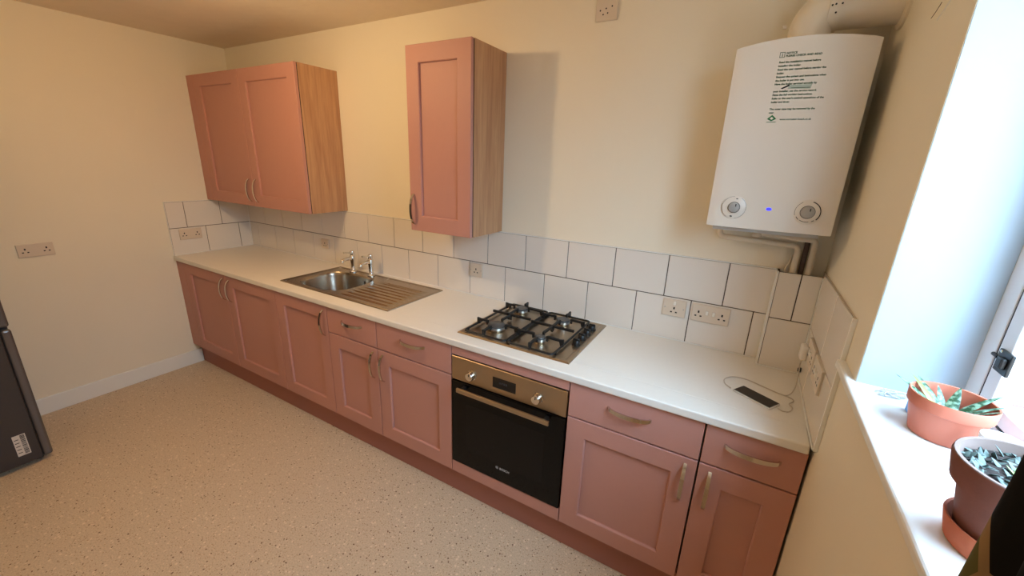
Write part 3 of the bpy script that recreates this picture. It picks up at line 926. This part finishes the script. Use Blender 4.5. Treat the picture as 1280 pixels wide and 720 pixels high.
# printed notice
def on_front(x0, z0):
    return lambda c: Vector((x0 + c.x, bfy(x0 + c.x) - .0006, z0 + c.y))
lines = ("Read the installation manual before\ninstalling the boiler.\n"
         "Read the user manual before starting the\nboiler.\n"
         "Request the system and instructions when\nthe boiler is put into use.\n"
         "Have the boiler serviced annually by\n\nyour installer, see the service record.\n"
         "Note the full working instructions.\n"
         "Refer to the user's control operations of the\nboiler and timer.\n \n"
         "The outer case may be removed by the\nuser.")
text_mesh('NOTICE\nPLEASE CHECK AND READ', .0080, 'inkgreen', case, on_front(3.8145, 2.0785), bold=.0003, space=1.02)
text_mesh(lines, .0078, 'inkgreen', case, on_front(3.799, 2.0530), bold=.0003, space=1.38)
text_mesh('www.worcester-bosch.co.uk', .0074, 'inkgreen', case, on_front(3.834, 1.8815), bold=.00022)
# information square and emblem
def patch(pts, m, name, dy=.0006):
    bm = bmesh.new()
    bm.faces.new([bm.verts.new((x, bfy(x) - dy, z)) for x, z in pts])
    return obj(name, bm, m, case)
bm = bmesh.new()
def bar(x0, x1, z0, z1):
    bm.faces.new([bm.verts.new((x, bfy(x) - .0006, z)) for x, z in ((x0, z0), (x1, z0), (x1, z1), (x0, z1))])
sx0, sx1, sz0, sz1 = 3.797, 3.811, 2.069, 2.085
bar(sx0, sx1, sz0, sz0 + .0014); bar(sx0, sx1, sz1 - .0014, sz1); bar(sx0, sx0 + .0014, sz0, sz1); bar(sx1 - .0014, sx1, sz0, sz1)
bar(3.803, 3.805, 2.0715, 2.0785); bar(3.803, 3.805, 2.0798, 2.0818)
obj('information_symbol', bm, 'inkgreen', case)
em = patch([(3.8105, 1.878), (3.824, 1.8855), (3.8105, 1.898), (3.797, 1.8855)], 'inkgreen2', 'emblem')
patch([(3.8105, 1.883), (3.816, 1.8865), (3.8105, 1.892), (3.805, 1.8865)], 'boiler', 'emblem_centre', .0009)
patch([(3.797, 1.8745), (3.824, 1.8745), (3.824, 1.8765), (3.797, 1.8765)], 'inkgreen2', 'emblem_bar')
patch([(3.818, 1.978), (3.824, 1.976), (3.842, 1.9845), (3.840, 1.989)], 'ink', 'marker_stroke', .0010)
patch([(3.838, 1.976), (3.900, 1.974), (3.902, 1.987), (3.842, 1.988)], 'smudge', 'marker_smear', .0003)
patch([(3.846, 1.978), (3.898, 1.977), (3.898, 1.9785), (3.848, 1.9790)], 'inkgreen', 'marker_line', .0010)

# pipes under the boiler
PY = -.040
pp = obj('pipe', tube(bmesh.new(), bend([(3.708, PY, 1.4995), (3.708, PY, 1.447), (3.995, PY, 1.440), (3.995, PY, 1.16)], .026, 6), .0115, 14), 'pipe', origin=(3.9, PY, 1.2), smooth=True)
tag(pp, 'white pipe bending from the left underside of the boiler into the tiled boxing', 'pipe', 'pipes under the boiler')
pp2 = thing('pipe', 'white pipe leaving the middle of the boiler and dropping nearest the right wall', 'pipe', (4.04, -.045, 1.2), 'pipes under the boiler')
obj('run', tube(bmesh.new(), bend([(3.848, -.045, 1.475), (4.045, -.045, 1.468), (4.045, -.045, 1.16)], .018, 6), .011, 14), 'pipe', pp2, smooth=True)
bm = bmesh.new(); lathe(bm, [(.011, 0), (.017, .003), (.019, .010), (.017, .020), (.013, .024), (.013, .041)], (3.845, -.045, 1.458), 'Z', 18)
obj('valve_nut', bm, 'pipe', pp2, smooth=True)
p3 = obj('pipe', tube(bmesh.new(), [(4.022, -.028, 1.4995), (4.022, -.028, 1.16)], .0095, 12), 'brownpipe', origin=(4.022, -.028, 1.2), smooth=True)
tag(p3, 'dark brown stained pipe between the two white pipes below the boiler', 'pipe', 'pipes under the boiler')
p4 = obj('pipe', tube(bmesh.new(), bend([(3.983, -.018, 1.40), (3.979, -.018, 1.36), (3.972, -.018, 1.355), (3.969, -.018, 1.20)], .006, 3), .004, 8), 'pipe', origin=(3.97, -.018, 1.2), smooth=True)
tag(p4, 'thin white wire beside the left drop of pipe at the boxing', 'wire')

# flue
fl = thing('flue_pipe', 'fat white painted flue elbow running from the boiler top into the right wall', 'flue', (3.9, -.14, 2.1))
FY, FZ, FR = -.145, 2.232, .062
obj('elbow', tube(bmesh.new(), bend([(3.868, FY, 2.128), (3.868, FY, FZ), (3.945, FY, FZ)], .07, 8), FR, 24), 'pipe', fl, smooth=True)
obj('duct', tube(bmesh.new(), [(3.925, FY, FZ), (XR - .0005, FY, FZ)], FR + .003, 28), 'pipe', fl, smooth=True)
band = obj('clamp_band', tube(bmesh.new(), [(3.906, FY, FZ), (3.937, FY, FZ)], FR + .0075, 28), 'pipe', fl, smooth=True)
def dot(x, a):
    bm = bmesh.new()
    c = Vector((x, FY - math.cos(a) * (FR + .0078), FZ + math.sin(a) * (FR + .0078)))
    bmesh.ops.create_icosphere(bm, subdivisions=1, radius=.003, matrix=Matrix.Translation(c))
    obj('screw', bm, 'dark', band)
dot(3.912, -.15); dot(3.921, -.12); dot(3.937, -.12); dot(3.925, -.45)
obj('wall_collar', lathe(bmesh.new(), [(FR + .018, -.002), (FR + .016, .006), (FR + .004, .012)], (XR - .0005, FY, FZ), '-X', 28), 'pipe', fl, smooth=True)
bm = bmesh.new(); tube(bm, [(3.80, FY, 2.19), (3.788, FY - .002, 2.19)], .0065, 10)
obj('test_point_cap', bm, 'pipe', fl, smooth=True)

# ------------------------------------------------------------------ phone and charger
ph = thing('phone', 'black-screened phone lying face up on the worktop near the corner', 'phone', (3.943, -.392, ZT))
ang = math.atan2(-.42 + .35, 4.0 - 3.8865)
def prot(bm):
    bmesh.ops.rotate(bm, verts=bm.verts[:], cent=(3.943, -.392, ZT), matrix=Matrix.Rotation(ang, 3, 'Z')); return bm
obj('frame', prot(nb(3.943 - .07, 3.943 + .07, -.392 - .033, -.392 + .033, ZT + .0005, ZT + .0085, .0035, 2)), 'phone_frame', ph, smooth=True)
obj('screen', prot(nb(3.943 - .067, 3.943 + .067, -.392 - .0305, -.392 + .0305, ZT + .0083, ZT + .0092, .0004, 1)), 'phone_glass', ph)
zc = ZT + .003
cb = thing('phone_charger', 'white phone charger with its looped cable, plugged in on the right wall', 'charger', (4.05, -.2, ZT))
segA = [(4.011, -.434, ZT + .005), (4.026, -.440, zc), (4.045, -.43, zc), (4.056, -.40, zc), (4.048, -.372, zc), (4.062, -.345, zc), (4.058, -.325, zc), (4.03, -.312, zc)]
segB = [(4.074, -.208, 1.035), (4.074, -.205, 1.01), (4.076, -.215, .96), (4.072, -.24, ZT + .01), (4.055, -.29, zc), (4.03, -.312, zc), (3.97, -.285, zc), (3.915, -.258, zc), (3.865, -.262, zc), (3.836, -.30, zc), (3.838, -.34, zc), (3.860, -.368, zc)]
for sg_ in (segA, segB): obj('cable', tube(bmesh.new(), spline(sg_, 6), .0021, 6), 'cable', cb, smooth=True)
obj('plug', nb(4.062, 4.0845, -.232, -.186, 1.043, 1.098, .006, 3), 'switch', cb, smooth=True)
gm = bmesh.new(); lathe(gm, [(.010, 0), (.010, .006), (.007, .011)], (4.0945, -.115, .957), '-X', 18)
g = obj('cable_grommet', gm, 'blackplastic', origin=(4.09, -.115, .957), smooth=True)
tag(g, 'small round black rubber grommet low on the corner tiles behind the charger cable', 'grommet')

# ------------------------------------------------------------------ fridge freezer
fr = thing('fridge_freezer', 'dark grey two-door fridge freezer at the left edge of the photo', 'fridge', (.29, -1.9, 0))
fy0, fy1, fxf = -2.19, -1.583, .598
obj('body', nb(.012, .545, fy0 + .003, fy1 - .003, .02, 1.82, .004), 'fridge', fr)
for z0, z1 in ((.028, .792), (.806, 1.82)):
    d = obj('door', nb(.551, fxf, fy0, fy1 - .04, z0, z1, .006, 2), 'fridge', fr)
    obj('door_edge', nb(.551, fxf - .004, fy1 - .0385, fy1, z0, z1, .012, 3), 'fridge_edge', d)
for x in (.06, .53):
    for y in (fy0 + .05, fy1 - .05): obj('foot', lathe(bmesh.new(), [(.018, 0), (.018, .02)], (x, y, .0005), 'Z', 12), 'blackplastic', fr)
st = obj('barcode_sticker', nb(fxf - .0005, fxf + .0006, -1.708, -1.660, .083, .208), 'sticker', fr)
bm = bmesh.new()
z = .09
while z < .2:
    hgt = random.choice((.0015, .003, .0045)); box(bm, fxf + .0005, fxf + .0009, -1.681, -1.664, z, z + hgt); z += hgt + random.choice((.002, .003))
for i in range(5): box(bm, fxf + .0005, fxf + .0009, -1.704, -1.688, .10 + i * .02, .104 + i * .02)
obj('barcode', bm, 'ink', st)

# ------------------------------------------------------------------ window sill things
ZL = WZ0
def leaf(bm, base, az, el, L, w, curl=0.0):
    d = Vector((math.cos(az), math.sin(az), 0)); s = Vector((-math.sin(az), math.cos(az), 0)); b = Vector(base)
    prev = None; n = 7; p = b.copy(); e = el
    for i in range(n + 1):
        t = i / n
        ww = w * (1 - t) ** .75 * (.75 + .5 * min(1, t * 3)) if t < 1 else 0
        dirv = d * math.cos(e) + Vector((0, 0, 1)) * math.sin(e)
        upv = dirv.cross(s) * -1
        ring = [bm.verts.new(p + s * ww), bm.verts.new(p - upv * ww * .25), bm.verts.new(p - s * ww), bm.verts.new(p + upv * ww * .45)] if t < 1 else [bm.verts.new(p)]
        if prev:
            if len(ring) == 4:
                for k in range(4): bm.faces.new((prev[k], prev[(k + 1) % 4], ring[(k + 1) % 4], ring[k]))
            else:
                for k in range(4): bm.faces.new((prev[k], prev[(k + 1) % 4], ring[0]))
        else: bm.faces.new(ring)
        prev = ring; p = p + dirv * L / n; e -= curl / n
    return bm

c1 = (4.208, -.954, ZL + .0005)
pt = thing('potted_aloe', 'shallow orange plastic pot of variegated aloe on the window sill', 'plant', c1)
H, RTP, RBT = .086, .0632, .0475
obj('pot', lathe(bmesh.new(), [(RBT - .003, 0), (RBT, .002), (RTP - .0045, H * .70), (RTP - .001, H * .72), (RTP, H - .002), (RTP - .001, H), (RTP - .0035, H - .001), (RTP - .006, H * .7), (RBT - .002, .006)], c1, 'Z', 40), 'plasticpot', pt, smooth=True)
obj('soil', lathe(bmesh.new(), [(.052, H * .44), (.052, H * .5), (.03, H * .52)], c1, 'Z', 24), 'soil', pt)
lb = (c1[0], c1[1], c1[2] + H * .5)
for az, el, L, w, cu, m in ((2.75, .80, .095, .011, .45, 'leaf'), (2.35, .85, .085, .010, .3, 'leafedge'), (2.1, .80, .08, .011, .3, 'leaf'), (1.1, .98, .062, .011, .1, 'leaf'), (.35, .85, .092, .009, .4, 'leaf'), (-.1, .85, .082, .008, .4, 'leaf'), (-.5, .85, .075, .008, .3, 'leaf'), (1.7, .85, .06, .008, .2, 'leaf'), (3.3, .85, .06, .009, .2, 'leaf')):
    off = (lb[0] + .012 * math.cos(az), lb[1] + .012 * math.sin(az), lb[2])
    obj('leaf', leaf(bmesh.new(), off, az, el, L, w, cu), m, pt, smooth=True)

c2 = (4.184, -1.277, ZL + .0005)
sr = obj('saucer', lathe(bmesh.new(), [(.055, 0), (.058, .002), (.066, .036), (.065, .038), (.062, .037), (.055, .006), (.01, .005)], c2, 'Z', 40), 'claysaucer', origin=c2, smooth=True)
tag(sr, 'orange clay saucer under the brown clay pot on the window sill', 'saucer')
pt = thing('potted_succulent', 'brown clay pot of small grey succulents standing in an orange saucer', 'plant', (c2[0], c2[1], c2[2] + .0065))
H2 = .1255
cc = (c2[0], c2[1], c2[2] + .0065)
pot = obj('pot', lathe(bmesh.new(), [(.049, 0), (.051, .002), (.0655, H2 * .68), (.074, H2 * .70), (.080, H2 - .004), (.079, H2)], cc, 'Z', 44, cap=False), 'claypot', pt, smooth=True)
obj('pot_rim', lathe(bmesh.new(), [(.0792, H2 - .001), (.0780, H2 + .0012), (.0735, H2 + .001), (.0715, H2 - .010), (.069, H2 - .02)], cc, 'Z', 44, cap=False), 'potrim', pt, smooth=True)
obj('pot_base', lathe(bmesh.new(), [(.049, .0), (.049, .003)], cc, 'Z', 32), 'claypot', pt)
obj('soil', lathe(bmesh.new(), [(.067, H2 - .03), (.0695, H2 - .014), (.04, H2 - .010)], cc, 'Z', 28), 'soil', pt)
for m, cnt in (('succ', 150), ('succ2', 16)):
    bm = bmesh.new()
    for i in range(cnt):
        r = .066 * math.sqrt(random.random()) if m == 'succ' else .018 * math.sqrt(random.random()); a = random.random() * 6.283
        leaf(bm, (cc[0] + r * math.cos(a), cc[1] + r * math.sin(a), cc[2] + H2 - .012), random.random() * 6.283, random.uniform(.2, 1.2), random.uniform(.010, .018), random.uniform(.0028, .005), .2)
    o = obj('succulent_leaves', bm, m, pt, smooth=True); o['kind'] = 'stuff'

sc_ = thing('plastic_scrap', 'crumpled scrap of clear plastic on the sill in front of the white reveal', 'scrap', (4.165, -.815, ZL))
bm = bmesh.new()
pp_ = [(4.165 + .022 * math.cos(t * 1.9) * (1 + .4 * math.sin(t * 3.1)), -.815 + .012 * math.sin(t * 2.3), ZL + .0035 + .004 * (1 + math.sin(t * 5))) for t in [i * .42 for i in range(30)]]
tube(bm, spline(pp_, 3), .0016, 6)
obj('twist', bm, 'clear', sc_, smooth=True)
bt = obj('plant_label', nb(4.176, 4.181, -.885, -.868, ZL + .0005, ZL + .026, .001, 1), 'blue', origin=(4.178, -.876, ZL))
tag(bt, 'small blue plastic tag standing on the sill beside the orange pot', 'tag')
wb = obj('white_cup', lathe(bmesh.new(), [(.018, 0), (.020, .001), (.027, .070), (.026, .072), (.0245, .070), (.018, .004)], (4.242, -1.058, ZL + .0005), 'Z', 28), 'upvc', origin=(4.242, -1.058, ZL), smooth=True)
tag(wb, 'little white cup on the sill between the two plant pots', 'cup')

# ------------------------------------------------------------------ curtain
bm = bmesh.new()
cols = []
n = 90
for i in range(n + 1):
    t = i / n
    y = -1.488 - .27 * t
    x = 4.049 + .010 * math.sin(t * 2 * math.pi * 5.0 + 1.4) - .004 * t
    cols.append([bm.verts.new((x + .004 * math.sin(j * .8 + i * .1), y + .004 * math.sin(j * .5), .55 + 1.85 * j / 16)) for j in range(17)])
for i in range(n):
    for j in range(16):
        bm.faces.new((cols[i][j], cols[i + 1][j], cols[i + 1][j + 1], cols[i][j + 1]))
cu = obj('curtain', bm, 'curtain', origin=(4.03, -1.67, .55), smooth=True)
for md in list(cu.modifiers): cu.modifiers.remove(md)
sd = cu.modifiers.new('thickness', 'SOLIDIFY'); sd.thickness = .003; sd.offset = 0
tag(cu, 'dark black, olive and rust patterned curtain hanging at the window edge', 'curtain')
